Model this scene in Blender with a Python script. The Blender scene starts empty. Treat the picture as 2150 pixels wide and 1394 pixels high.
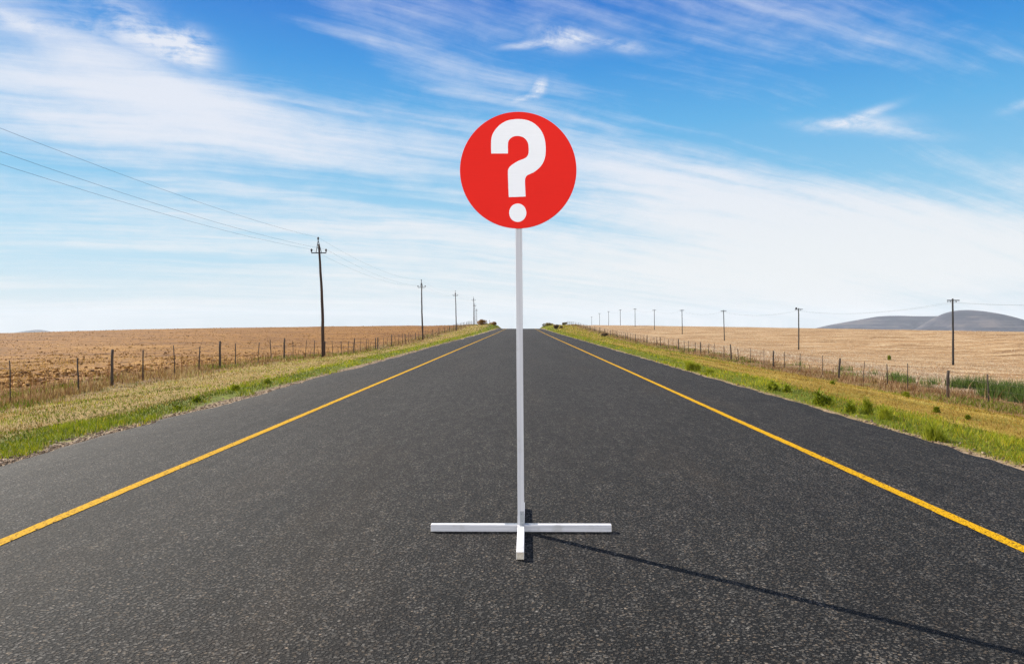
import bpy, math, random
import numpy as np
from mathutils import Vector, Matrix

SC = bpy.context.scene
COL = SC.collection
R = math.radians
rnd = random.Random(11)
rng = np.random.default_rng(5)

# photograph geometry: focal length and vanishing point in photo pixels, eye height in metres
F, VX, VY, EYE = 1545.0, 1094.0, 678.0, 1.5
SUN_EL, SUN_AZ = 33.0, -49.5          # degrees; azimuth clockwise from +Y (the way the road runs)


def at(px, py, Y):
    """world point seen at photo pixel (px, py) at distance Y down the road"""
    return Vector(((px - VX) * Y / F, Y, EYE - (py - VY) * Y / F))


# ------------------------------------------------------------------ camera
cam = bpy.data.cameras.new('camera')
cam_o = bpy.data.objects.new('camera', cam)
COL.objects.link(cam_o)
SC.camera = cam_o
cam_o.location = (0, 0, EYE)
cam_o.rotation_euler = (R(90), 0, 0)
cam.sensor_width = 36
cam.lens = 36 * F / 2150
cam.shift_x = (1075 - VX) / 2150
cam.shift_y = (VY - 697) / 2150
cam.clip_start = 0.05
cam.clip_end = 30000

SC.view_settings.view_transform = 'Standard'
SC.view_settings.look = 'None'
SC.view_settings.exposure = 1.0
SC.view_settings.gamma = 1.0
SC.view_settings.use_curve_mapping = False
SC.cycles.use_denoising = True
SC.cycles.denoising_prefilter = 'NONE'
SC.render.filter_size = 1.0


# ------------------------------------------------------------------ node helper
class N:
    def __init__(self, nt):
        self.nt = nt

    def new(self, t, **kw):
        n = self.nt.nodes.new(t)
        for k, v in kw.items():
            setattr(n, k, v)
        return n

    def put(self, sock, v):
        if hasattr(v, 'is_output') or hasattr(v, 'links'):
            self.nt.links.new(v, sock)
        else:
            sock.default_value = v

    def m(self, op, a, b=None, c=None, clamp=False):
        n = self.new('ShaderNodeMath', operation=op, use_clamp=clamp)
        self.put(n.inputs[0], a)
        if b is not None:
            self.put(n.inputs[1], b)
        if c is not None:
            self.put(n.inputs[2], c)
        return n.outputs[0]

    def add(self, *a):
        r = a[0]
        for b in a[1:]:
            r = self.m('ADD', r, b)
        return r

    def mul(self, *a):
        r = a[0]
        for b in a[1:]:
            r = self.m('MULTIPLY', r, b)
        return r

    def sub(self, a, b):
        return self.m('SUBTRACT', a, b)

    def step(self, x, lo, hi, a=0.0, b=1.0):
        n = self.new('ShaderNodeMapRange', interpolation_type='SMOOTHSTEP')
        self.put(n.inputs[0], x)
        for i, v in enumerate((lo, hi, a, b)):
            self.put(n.inputs[1 + i], v)
        return n.outputs[0]

    def lin(self, x, lo, hi, a=0.0, b=1.0):
        n = self.new('ShaderNodeMapRange')
        n.clamp = True
        self.put(n.inputs[0], x)
        for i, v in enumerate((lo, hi, a, b)):
            self.put(n.inputs[1 + i], v)
        return n.outputs[0]

    def xyz(self, v):
        n = self.new('ShaderNodeSeparateXYZ')
        self.put(n.inputs[0], v)
        return n.outputs

    def vec(self, x, y, z=0.0):
        n = self.new('ShaderNodeCombineXYZ')
        self.put(n.inputs[0], x)
        self.put(n.inputs[1], y)
        self.put(n.inputs[2], z)
        return n.outputs[0]

    def noise(self, v, scale=1.0, detail=4.0, rough=0.55, dist=0.0, lac=2.0, out=0):
        n = self.new('ShaderNodeTexNoise')
        self.put(n.inputs['Vector'], v)
        n.inputs['Scale'].default_value = scale
        n.inputs['Detail'].default_value = detail
        n.inputs['Roughness'].default_value = rough
        n.inputs['Lacunarity'].default_value = lac
        n.inputs['Distortion'].default_value = dist
        return n.outputs[out]

    def voro(self, v, scale=1.0, feature='F1', rand=1.0, out='Distance'):
        n = self.new('ShaderNodeTexVoronoi', feature=feature)
        self.put(n.inputs['Vector'], v)
        n.inputs['Scale'].default_value = scale
        n.inputs['Randomness'].default_value = rand
        return n.outputs[out]

    def mix(self, f, a, b, mode='MIX'):
        n = self.new('ShaderNodeMix', data_type='RGBA', blend_type=mode)
        self.put(n.inputs[0], f)
        for i, v in ((6, a), (7, b)):
            if isinstance(v, tuple) and len(v) == 3:
                v = (*v, 1.0)
            self.put(n.inputs[i], v)
        return n.outputs[2]

    def ramp(self, f, stops, interp='LINEAR'):
        n = self.new('ShaderNodeValToRGB')
        n.color_ramp.interpolation = interp
        e = n.color_ramp.elements
        while len(e) < len(stops):
            e.new(0.5)
        for k, (p, c) in enumerate(stops):
            e[k].position = p
            e[k].color = (*c, 1.0) if len(c) == 3 else c
        self.put(n.inputs[0], f)
        return n.outputs[0]


# ------------------------------------------------------------------ sky
world = bpy.data.worlds.new('World')
SC.world = world
world.use_nodes = True
_nt = world.node_tree
_bg = _nt.nodes['Background']
k = N(_nt)
_tc = k.new('ShaderNodeTexCoord')
dx, dy, dz = k.xyz(_tc.outputs['Generated'])
zc = k.m('MAXIMUM', dz, 0.004)
sky = k.new('ShaderNodeTexSky', sky_type='NISHITA', sun_disc=False)
sky.sun_elevation = R(SUN_EL)
sky.sun_rotation = R(SUN_AZ)
sky.air_density, sky.dust_density, sky.ozone_density, sky.altitude = 1.0, 0.4, 2.0, 100
k.put(sky.inputs['Vector'], k.vec(dx, dy, zc))
nish = k.new('ShaderNodeVectorMath', operation='SCALE')
k.put(nish.inputs[0], sky.outputs[0])
nish.inputs['Scale'].default_value = 0.09
el = k.m('ARCSINE', k.m('MINIMUM', zc, 1.0))             # elevation, radians
az = k.m('ARCTAN2', dx, dy)                              # azimuth from +Y, radians
eld = k.mul(el, 57.2958)
azd = k.mul(az, 57.2958)
blue = k.ramp(k.lin(eld, 0, 60), [
    (0.0, (.70, .79, .85)), (0.05, (.58, .76, .88)), (0.10, (.42, .70, .89)), (0.17, (.26, .59, .86)),
    (0.25, (.125, .46, .83)), (0.32, (.048, .32, .77)), (0.40, (.016, .185, .67)), (0.55, (.016, .14, .54)), (1.0, (.016, .10, .38))])
base = k.mix(0.91, nish.outputs[0], blue)
# deeper blue towards the upper left and right corners
# clouds: streaks of ice cloud on a plane overhead, blown along one wind direction
inv = k.m('DIVIDE', 1.0, k.m('ADD', zc, 0.20))
cu, cv = k.mul(dx, inv), k.mul(dy, inv)


def rotd(u, v, a):
    c, s = math.cos(R(a)), math.sin(R(a))
    return k.add(k.mul(u, c), k.mul(v, s)), k.add(k.mul(u, -s), k.mul(v, c))


def cloud_dir(px, py):
    x, z = (px - VX) / F, (VY - py) / F
    return math.degrees(math.atan2(x, 1)), math.degrees(math.atan2(z, math.hypot(x, 1)))


# gentle warp so that the streaks curl
w1 = k.sub(k.noise(k.vec(cu, cv, 3.1), 0.7, 3, 0.5), 0.5)
w2 = k.sub(k.noise(k.vec(cu, cv, 9.7), 1.9, 4, 0.55), 0.5)
wa, wb = rotd(cu, cv, 22)                                # wa runs along the wind, wb across it
wb = k.add(wb, k.mul(w1, 0.30), k.mul(w2, 0.05))
wa = k.add(wa, k.mul(w2, 0.3))
streak = k.noise(k.vec(k.mul(wa, 0.75), k.mul(wb, 4.6), 0.0), 1.0, 5, 0.58)
fibre = k.noise(k.vec(k.mul(wa, 1.6), k.mul(wb, 15.0), 5.0), 1.0, 5, 0.62)
band = k.noise(k.vec(k.mul(wa, 0.45), k.mul(wb, 2.1), 21.0), 1.0, 3, 0.5)
puff = k.noise(k.vec(cu, cv, 40.0), 9.0, 8, 0.66, 0.25)
big = k.noise(k.vec(azd, eld, 1.0), 0.05, 2, 0.5)


def blob(px, py, rx, ry, rot, amp, hard=1.0, wob=0.0):
    """an elongated patch of cloud centred on the direction of photo pixel (px, py); radii in pixels"""
    a0, e0 = cloud_dir(px, py)
    s = 57.2958 / F
    ua, ub = k.sub(azd, a0), k.sub(eld, e0)
    p, q = rotd(ua, ub, -rot)
    if wob:
        q = k.add(q, k.mul(w2, wob * s * 2))
        p = k.add(p, k.mul(k.sub(puff, 0.5), wob * s * 2))
    d = k.add(k.m('POWER', k.m('DIVIDE', p, rx * s), 2.0), k.m('POWER', k.m('DIVIDE', q, ry * s), 2.0))
    return k.mul(k.m('EXPONENT', k.mul(d, -hard)), amp)


front = k.step(dy, -0.1, 0.25)
# how much cloud there is where
cover = k.add(
    k.step(eld, 14, 1, 0.0, 0.15),
    blob(60, 170, 420, 100, 14, 0.40), blob(200, 95, 240, 50, 18, 0.30), blob(320, 200, 300, 60, 18, 0.22), blob(640, 300, 330, 45, 15, 0.18),
    blob(900, 345, 300, 50, 12, 0.12), blob(330, 455, 500, 40, 8, 0.22), blob(450, 385, 420, 22, 8, 0.14), blob(170, 262, 260, 30, 12, 0.14),
    blob(1560, 430, 400, 95, 14, 0.42), blob(1500, 530, 700, 90, 5, 0.20), blob(1290, 340, 220, 45, 18, 0.18), blob(2020, 400, 260, 80, 16, 0.22),
    blob(1700, 570, 700, 100, 0, 0.34), blob(500, 610, 700, 50, 2, 0.10), blob(1150, 620, 500, 60, 0, 0.10),
    blob(1850, 90, 260, 50, -5, 0.04), blob(1000, 200, 300, 60, 12, 0.08), blob(1400, 180, 330, 40, 12, 0.06),
    blob(820, 60, 260, 40, 16, 0.08), blob(1320, 40, 240, 30, 14, 0.05), blob(1200, 130, 220, 40, 8, -0.12), blob(750, 190, 220, 40, 12, .05),
    blob(570, 75, 230, 65, 14, -0.40), blob(280, 8, 220, 34, 8, -0.28), blob(1650, 305, 220, 55, 16, -0.22), blob(1980, 190, 260, 80, 8, -0.22),
    blob(110, 380, 330, 28, 8, -0.10), blob(250, 545, 330, 26, 4, -0.10), blob(850, 440, 260, 26, 8, -0.10), blob(2120, 20, 160, 80, 0, -0.2), blob(1290, 260, 210, 40, 10, -0.10))
tex = k.add(k.mul(k.sub(streak, 0.5), k.step(cover, .25, .75, 1.3, .8)), k.mul(k.sub(fibre, 0.5), 0.62), k.mul(k.sub(band, 0.5), 0.75),
            k.mul(k.sub(puff, 0.5), 0.42))
dens = k.step(k.add(cover, tex), -0.14, 0.74)
# a few denser tufts
tuft = k.add(
    blob(1195, 78, 62, 17, 4, 1.1, 1.0, 34), blob(1110, 96, 60, 7, -7, 0.8, 1.0, 14), blob(1300, 97, 85, 10, 9, 0.75, 1.0, 26), blob(1180, 104, 60, 12, 4, .5, 1.0, 26),
    blob(1133, 184, 20, 14, -40, 1.3, 1.0, 14), blob(1100, 209, 42, 8, -14, 1.1, 1.0, 8),
    blob(1790, 263, 85, 12, 2, 0.8, 1.0, 20), blob(1815, 243, 50, 8, -14, 0.85, 1.0, 16), blob(1890, 278, 70, 10, 12, 0.6, 1.0, 18), blob(2145, 220, 26, 8, -12, 0.6, 1.0, 8),
    blob(330, 92, 105, 38, 24, 1.1, 1.0, 60), blob(410, 108, 34, 28, 30, 0.9, 1.0, 50), blob(180, 85, 150, 40, 14, 0.6, 1.0, 60), blob(60, 60, 120, 30, 20, 0.5, 1.0, 40),
    blob(170, 222, 110, 24, 12, 0.55, 1.0, 45), blob(40, 285, 50, 16, 10, .35, 1.0, 30))
tuft = k.mul(tuft, k.step(k.add(puff, k.mul(k.sub(fibre, 0.5), 0.7)), 0.20, 0.70))
dens = k.m('MAXIMUM', dens, k.mul(tuft, 1.0), clamp=True)
cloud_col = k.mix(k.step(eld, 14, 3), (.82, .85, .93), (.87, .89, .905))
seen = k.mix(k.mul(dens, 0.93), base, cloud_col)
# added bright cloud low in the unseen sky behind the camera, lighting the sign
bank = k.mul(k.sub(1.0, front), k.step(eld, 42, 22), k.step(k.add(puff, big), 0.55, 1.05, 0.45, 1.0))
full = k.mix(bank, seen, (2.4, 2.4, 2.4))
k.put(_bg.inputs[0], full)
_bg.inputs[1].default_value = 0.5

# ------------------------------------------------------------------ sun
sd = bpy.data.lights.new('sun', 'SUN')
sd.energy, sd.angle, sd.color = 5.0, R(0.38), (1.0, 0.93, 0.82)
sun = bpy.data.objects.new('sun', sd)
COL.objects.link(sun)
_s = Vector((math.sin(R(SUN_AZ)) * math.cos(R(SUN_EL)), math.cos(R(SUN_AZ)) * math.cos(R(SUN_EL)), math.sin(R(SUN_EL))))
sun.rotation_euler = _s.to_track_quat('Z', 'Y').to_euler()
sun.location = (0, 0, 60)

world.cycles.sampling_method = 'MANUAL'
world.cycles.sample_map_resolution = 512

# ------------------------------------------------------------------ terrain (metres; measured from the photograph)
def tab(y, pairs, soft=0.0):
    xs = [p[0] for p in pairs]
    zs = [p[1] for p in pairs]
    y = np.asarray(y, float)
    if not soft:
        return np.interp(y, xs, zs)
    d = soft * np.maximum(np.abs(y), 20.0)
    return sum(np.interp(y + d * s, xs, zs) for s in (-1, -.5, 0, .5, 1)) / 5


ZR = [(-60, 0), (100, 0), (140, .05), (180, .10), (192, .02), (210, -.22), (250, -1.0), (320, -3.2), (420, -7), (600, -14), (1200, -27), (3000, -67), (9000, -199)]
ZL1 = [(-60, -.08), (100, -.06), (140, .15), (165, .5), (182, .85), (205, .75), (240, -.1), (300, -1.9), (420, -6), (600, -13), (1200, -27), (3000, -67), (9000, -199)]   # x = -6.6
ZL2 = [(-60, -.2), (60, -.28), (100, -.2), (140, .2), (165, .8), (182, 1.27), (205, 1.1), (240, .35), (300, -1.1), (420, -5), (600, -12), (1200, -27), (3000, -67), (9000, -199)]  # x = -8
ZL3 = [(-60, -.7), (20, -.66), (24, -.57), (33, -.52), (42, -.63), (59, -1.0), (77, -.92), (86, -.9), (104, -.68), (140, -.13), (149, .05), (180, .7), (202, .98), (245, .7), (295, -.2), (360, -1.8), (480, -4.2), (700, -12), (1200, -27), (3000, -67), (9000, -199)]  # fence
ZR1 = [(-60, -.06), (100, -.04), (140, .12), (165, .45), (182, .72), (205, .6), (240, -.2), (300, -1.9), (420, -6), (600, -13), (1200, -27), (3000, -67), (9000, -199)]   # x = 6.3
ZR2 = [(-60, -.28), (60, -.34), (100, -.25), (140, .12), (165, .6), (182, 1.02), (205, .95), (240, .3), (300, -1.2), (420, -5), (600, -12), (1200, -27), (3000, -67), (9000, -199)]  # x = 8
ZR3 = [(-60, -1.3), (25, -1.24), (31, -1.2), (41, -1.25), (93, -1.12), (114, -.94), (125, -.76), (169, -.14), (190, .4), (216, .87), (250, 1.0), (300, .3), (400, -2), (600, -10), (1200, -27), (3000, -67), (9000, -199)]  # fence
XL, XR = -13.5, 15.5
EDGE_L, EDGE_R = -5.53, 5.2
# the far crest of each field: x/y -> distance and height
LT, LY, LZ = [-1.6, -.708, -.37, -.22, -.15, -.08], [100, 150, 230, 280, 300, 300], [-1.2, -.64, .02, .27, .43, .5]
RT, RY, RZ = [.06, .1, .2, .4, .55, .683, 1.6], [380, 400, 390, 320, 270, 220, 130], [.4, .33, -.14, -.88, -1.2, -1.2, -2.2]


def hashn(ix, iy, seed):
    h = (ix.astype(np.int64) * 374761393 + iy.astype(np.int64) * 668265263 + seed * 974634777) & 0xffffffff
    h = ((h ^ (h >> 13)) * 1274126177) & 0xffffffff
    return ((h ^ (h >> 16)) & 0xffff) / 65535.0


def vn(x, y, s, seed=0, octs=3):
    """value noise 0..1 in numpy"""
    x, y = np.asarray(x, float) / s, np.asarray(y, float) / s
    out, amp, tot = 0.0, 1.0, 0.0
    for o in range(octs):
        ix, iy = np.floor(x), np.floor(y)
        fx, fy = x - ix, y - iy
        fx, fy = fx * fx * (3 - 2 * fx), fy * fy * (3 - 2 * fy)
        a, b = hashn(ix, iy, seed + o), hashn(ix + 1, iy, seed + o)
        c, d = hashn(ix, iy + 1, seed + o), hashn(ix + 1, iy + 1, seed + o)
        out = out + amp * ((a * (1 - fx) + b * fx) * (1 - fy) + (c * (1 - fx) + d * fx) * fy)
        tot += amp
        amp *= .5
        x, y = x * 2.03 + 17.1, y * 2.03 + 5.3
    return out / tot


def sstep(x, a, b):
    t = np.clip((x - a) / (b - a), 0, 1)
    return t * t * (3 - 2 * t)


def far_drop(z, d):
    """beyond a crest the land falls away and levels out on the plain"""
    d = np.maximum(d, 0)
    return z - .011 * np.maximum(d - 50, 0) - .011 * d - .00011 * np.minimum(d, 50) ** 2


def field_left(x, y):
    yy = np.maximum(y, 1.0)
    t = np.clip(x / yy, -1.6, -.08)
    yc, zc = np.interp(t, LT, LY), np.interp(t, LT, LZ)
    s = y / yc
    z = zc - np.interp(s, [-1, 0, .2, .5, .8, 1], [.9, .7, .75, .6, .15, 0]) * np.interp(t, [-.7, -.1], [.55, 1.35])
    z = z + np.where(y < 60, 0, 0)
    return np.where(s > 1, far_drop(zc, y - yc), z)


def field_right(x, y):
    yy = np.maximum(y, 1.0)
    t = np.clip(x / yy, .06, 1.6)
    yc, zc = np.interp(t, RT, RY), np.interp(t, RT, RZ)
    s = y / yc
    z = zc - np.interp(s, [-1, 0, .2, .36, .45, .53, .63, .74, .87, 1], [.8, 1.0, 1.7, 2.5, 2.95, 2.75, 2.0, 1.2, .35, 0])
    return np.where(s > 1, far_drop(zc, y - yc), z)


def terrain(x, y, bumps=True):
    x, y = np.broadcast_arrays(np.asarray(x, float), np.asarray(y, float))
    zr, l1, l2, l3 = (tab(y, T, .05) for T in (ZR, ZL1, ZL2, ZL3))
    r1, r2, r3 = (tab(y, T, .05) for T in (ZR1, ZR2, ZR3))

    def seg(a, b, za, zb, smooth=False):
        t = np.clip((x - a) / (b - a), 0, 1)
        if smooth:
            t = t * t * (3 - 2 * t)
        return za + (zb - za) * t

    z = np.where(x > -1, zr, zr)
    z = zr - .07
    z = np.where(x < EDGE_L + .25, seg(EDGE_L + .25, EDGE_L - .02, zr - .07, zr - .022), z)
    z = np.where(x < EDGE_L - .02, seg(EDGE_L - .02, -6.6, zr - .022, l1), z)
    z = np.where(x < -6.6, seg(-6.6, -8.0, l1, l2), z)
    z = np.where(x < -8.0, seg(-8.0, XL, l2, l3, True), z)
    wl = sstep(-x, -XL + 1, 48)
    z = np.where(x < XL, l3 * (1 - wl) + field_left(x, y) * wl, z)
    z = np.where(x > EDGE_R - .25, seg(EDGE_R - .25, EDGE_R + .02, zr - .07, zr - .022), z)
    z = np.where(x > EDGE_R + .02, seg(EDGE_R + .02, 6.3, zr - .022, r1), z)
    z = np.where(x > 6.3, seg(6.3, 8.0, r1, r2), z)
    z = np.where(x > 8.0, seg(8.0, XR, r2, r3, True), z)
    wr = sstep(x, XR + .5, 40)
    z = np.where(x > XR, r3 * (1 - wr) + field_right(x, y) * wr, z)
    if bumps:
        side = np.maximum(EDGE_L - .1 - x, x - EDGE_R - .1)
        a = sstep(side, .1, 2.5)
        f = sstep(np.maximum(XL - x, x - XR), -.5, 2)
        z = z + a * (vn(x, y, 1.3, 3) - .5) * .09 + f * (vn(x, y, .8, 7) - .5) * .07 + f * (vn(x, y, 14, 8) - .5) * .18
    return z


def tz(x, y):
    return float(terrain(x, y))


# ------------------------------------------------------------------ mesh helpers
def link(name, me, mat=None, parent=None):
    o = bpy.data.objects.new(name, me)
    COL.objects.link(o)
    if mat is not None:
        for mm in (mat if isinstance(mat, (list, tuple)) else [mat]):
            me.materials.append(mm)
    if parent is not None:
        o.parent = parent
    return o


def tag(o, label=None, cat=None, group=None, kind=None):
    for n_, v in (('label', label), ('category', cat), ('group', group), ('kind', kind)):
        if v:
            o[n_] = v
    return o


def empty(name, loc, rot=(0, 0, 0), label=None, cat=None, group=None):
    o = bpy.data.objects.new(name, None)
    COL.objects.link(o)
    o.empty_display_size = .2
    o.location = loc
    o.rotation_euler = rot
    return tag(o, label, cat, group)


def np_mesh(name, v, faces_by_size, smooth=False, colors=None):
    """fast mesh from numpy arrays; faces_by_size = list of (n, k) index arrays; colors per vertex"""
    me = bpy.data.meshes.new(name)
    v = np.asarray(v, np.float32)
    me.vertices.add(len(v))
    me.vertices.foreach_set('co', v.ravel())
    loops = np.concatenate([f.ravel() for f in faces_by_size]).astype(np.int32)
    tot = np.concatenate([np.full(len(f), f.shape[1], np.int32) for f in faces_by_size])
    start = np.concatenate([[0], np.cumsum(tot)[:-1]]).astype(np.int32)
    me.loops.add(len(loops))
    me.loops.foreach_set('vertex_index', loops)
    me.polygons.add(len(tot))
    me.polygons.foreach_set('loop_start', start)
    me.polygons.foreach_set('loop_total', tot)
    if smooth:
        me.polygons.foreach_set('use_smooth', np.ones(len(tot), bool))
    if colors is not None:
        colors = np.asarray(colors) * .64
        at_ = me.color_attributes.new('col', 'FLOAT_COLOR', 'POINT')
        c4 = np.ones((len(v), 4), np.float32)
        c4[:, :3] = colors
        at_.data.foreach_set('color', c4.ravel())
    me.update()
    me.validate()
    return me


class MB:
    """collects boxes, tubes and prisms into one mesh"""

    def __init__(self):
        self.v, self.f = [], []

    def add(self, vs, fs):
        b = len(self.v)
        self.v += [tuple(p) for p in vs]
        self.f += [[i + b for i in f] for f in fs]

    def box(self, x0, x1, y0, y1, z0, z1, bev=0.0):
        if not bev:
            vs = [(x, y, z) for z in (z0, z1) for y in (y0, y1) for x in (x0, x1)]
            self.add(vs, [(0, 2, 3, 1), (4, 5, 7, 6), (0, 1, 5, 4), (2, 6, 7, 3), (0, 4, 6, 2), (1, 3, 7, 5)])
            return
        import bmesh
        bm = bmesh.new()
        bmesh.ops.create_cube(bm, size=1)
        for q in bm.verts:
            q.co = ((x0 + x1) / 2 + q.co.x * (x1 - x0), (y0 + y1) / 2 + q.co.y * (y1 - y0), (z0 + z1) / 2 + q.co.z * (z1 - z0))
        bmesh.ops.bevel(bm, geom=bm.edges[:], offset=bev, segments=2, affect='EDGES', profile=.5)
        bm.verts.index_update()
        self.add([q.co for q in bm.verts], [[q.index for q in f.verts] for f in bm.faces])
        bm.free()

    def tube(self, pts, radii, n=8, caps=True):
        pts = [Vector(p) for p in pts]
        if not isinstance(radii, (list, tuple)):
            radii = [radii] * len(pts)
        rings, b = [], len(self.v)
        d0 = (pts[-1] - pts[0]).normalized()
        ref = Vector((1, 0, 0)) if abs(d0.x) < .8 else Vector((0, 0, 1))
        for i, p in enumerate(pts):
            d = (pts[min(i + 1, len(pts) - 1)] - pts[max(i - 1, 0)]).normalized()
            u = d.cross(ref).normalized()
            w = d.cross(u)
            for j in range(n):
                a = 2 * math.pi * j / n
                self.v.append(tuple(p + (u * math.cos(a) + w * math.sin(a)) * radii[i]))
        for i in range(len(pts) - 1):
            for j in range(n):
                a, c = b + i * n + j, b + i * n + (j + 1) % n
                self.f.append([a, a + n, c + n, c])
        if caps:
            self.f.append([b + j for j in range(n)])
            self.f.append([b + (len(pts) - 1) * n + j for j in reversed(range(n))])

    def mesh(self, name, smooth=False):
        me = bpy.data.meshes.new(name)
        me.from_pydata(self.v, [], self.f)
        if smooth:
            me.polygons.foreach_set('use_smooth', [True] * len(me.polygons))
        me.update()
        return me

    def build(self, name, mat, parent=None, smooth=False):
        return link(name, self.mesh(name, smooth), mat, parent)


# ------------------------------------------------------------------ materials
def material(name):
    m_ = bpy.data.materials.new(name)
    m_.use_nodes = True
    n_ = N(m_.node_tree)
    b_ = m_.node_tree.nodes['Principled BSDF']
    pos = n_.new('ShaderNodeTexCoord').outputs['Object']
    return m_, n_, b_, pos


def bump(n_, b_, h, strength=.5, dist=.02):
    bn = n_.new('ShaderNodeBump')
    bn.inputs['Strength'].default_value = strength
    bn.inputs['Distance'].default_value = dist
    n_.put(bn.inputs['Height'], h)
    n_.put(b_.inputs['Normal'], bn.outputs[0])


def scaled(n_, v, x, y, z):
    mp = n_.new('ShaderNodeVectorMath', operation='MULTIPLY')
    n_.put(mp.inputs[0], v)
    mp.inputs[1].default_value = (x, y, z)
    return mp.outputs[0]


def asphalt_colour(n_, pos):
    """chip seal: small stones of different greys and browns set in dark bitumen"""
    v = n_.new('ShaderNodeTexVoronoi', feature='F1')
    n_.put(v.inputs['Vector'], pos)
    v.inputs['Scale'].default_value = 60
    hue = n_.xyz(v.outputs['Color'])
    clus = n_.noise(pos, 21, 3, .6)
    stone = n_.ramp(n_.add(n_.mul(hue[0], .72), n_.mul(clus, .55), -.13), [(0, (.016, .016, .016)), (.3, (.038, .037, .035)), (.6, (.066, .063, .058)), (.84, (.105, .098, .088)), (.99, (.25, .24, .225))])
    brown = n_.mix(n_.step(hue[1], .45, .9), stone, n_.mix(1.0, stone, (1.22, 1.03, .84), 'MULTIPLY'))
    gap = n_.step(v.outputs['Distance'], .40, .60)
    col = n_.mix(gap, brown, (.006, .006, .006))
    pit = n_.step(n_.noise(pos, 34, 3, .6), .49, .41)
    col = n_.mix(n_.mul(pit, .9), col, (.005, .005, .005))
    tone = n_.noise(scaled(n_, pos, .8, .22, 1), .9, 5, .6)
    tracks = n_.noise(scaled(n_, pos, 1.3, .03, 1), .8, 3, .5)
    grit = n_.noise(scaled(n_, pos, 1, .5, 1), 7, 4, .8)
    grit2 = n_.noise(scaled(n_, pos, 1, .16, 1), 9, 3, .75)
    f = n_.mul(n_.add(.10, n_.mul(tone, .95), n_.mul(tracks, .62)), n_.lin(grit, .30, .70, .60, 1.75), n_.lin(grit2, .32, .68, .62, 1.42))
    smear = n_.mul(n_.step(n_.noise(scaled(n_, pos, 1.6, .045, 1), 1, 4, .6), .56, .70), n_.step(n_.xyz(pos)[0], -3.2, -3.9))
    f = n_.mul(f, .80, n_.sub(1.0, n_.mul(smear, .42)))
    col = n_.mix(1.0, col, n_.vec(f, n_.mul(f, .975), n_.mul(f, .935)), 'MULTIPLY')
    dust = n_.step(n_.noise(scaled(n_, pos, .9, .14, 1), .7, 5, .6), .50, .74)
    col = n_.mix(n_.mul(dust, .16), col, (.085, .060, .036))
    h = n_.sub(1.0, v.outputs['Distance'])
    return col, h, hue


def mat_asphalt():
    m_, n_, b_, pos = material('asphalt')
    col, h, hue = asphalt_colour(n_, pos)
    x, y, z = n_.xyz(pos)
    # pale loose dust swept to the edges of the tar
    e = n_.m('MAXIMUM', n_.sub(EDGE_L + .45, x), n_.sub(x, EDGE_R - .3))
    e = n_.add(e, n_.mul(n_.sub(n_.noise(pos, 2.2, 4, .6), .5), .8))
    col = n_.mix(n_.step(e, .2, .8, 0, .35), col, (.12, .09, .065))
    n_.put(b_.inputs['Base Color'], col)
    b_.inputs['Roughness'].default_value = .82
    b_.inputs['Specular IOR Level'].default_value = .16
    hh = n_.add(n_.step(h, .38, .62, 0, .45), n_.mul(hue[2], .55), n_.mul(n_.noise(pos, 120, 3, .6), .45))
    bump(n_, b_, hh, 1.0, .016)
    return m_


def mat_line():
    m_, n_, b_, pos = material('yellow_road_paint')
    col, h, hue = asphalt_colour(n_, pos)
    wear = n_.add(n_.mul(n_.noise(pos, 26, 4, .65), .75), n_.mul(h, .28), n_.mul(n_.noise(scaled(n_, pos, 1, .3, 1), 1.1, 2, .5), .15))
    paint = n_.ramp(n_.noise(pos, 30, 3, .6), [(.3, (.40, .215, .002)), (.7, (.53, .30, .003))])
    paint = n_.mix(n_.step(hue[0], .8, .1, 0, .35), paint, (.42, .20, .01))
    n_.put(b_.inputs['Base Color'], n_.mix(n_.step(wear, .535, .41), paint, col))
    b_.inputs['Roughness'].default_value = .85
    b_.inputs['Specular IOR Level'].default_value = .06
    bump(n_, b_, h, .7, .008)
    return m_


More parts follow.
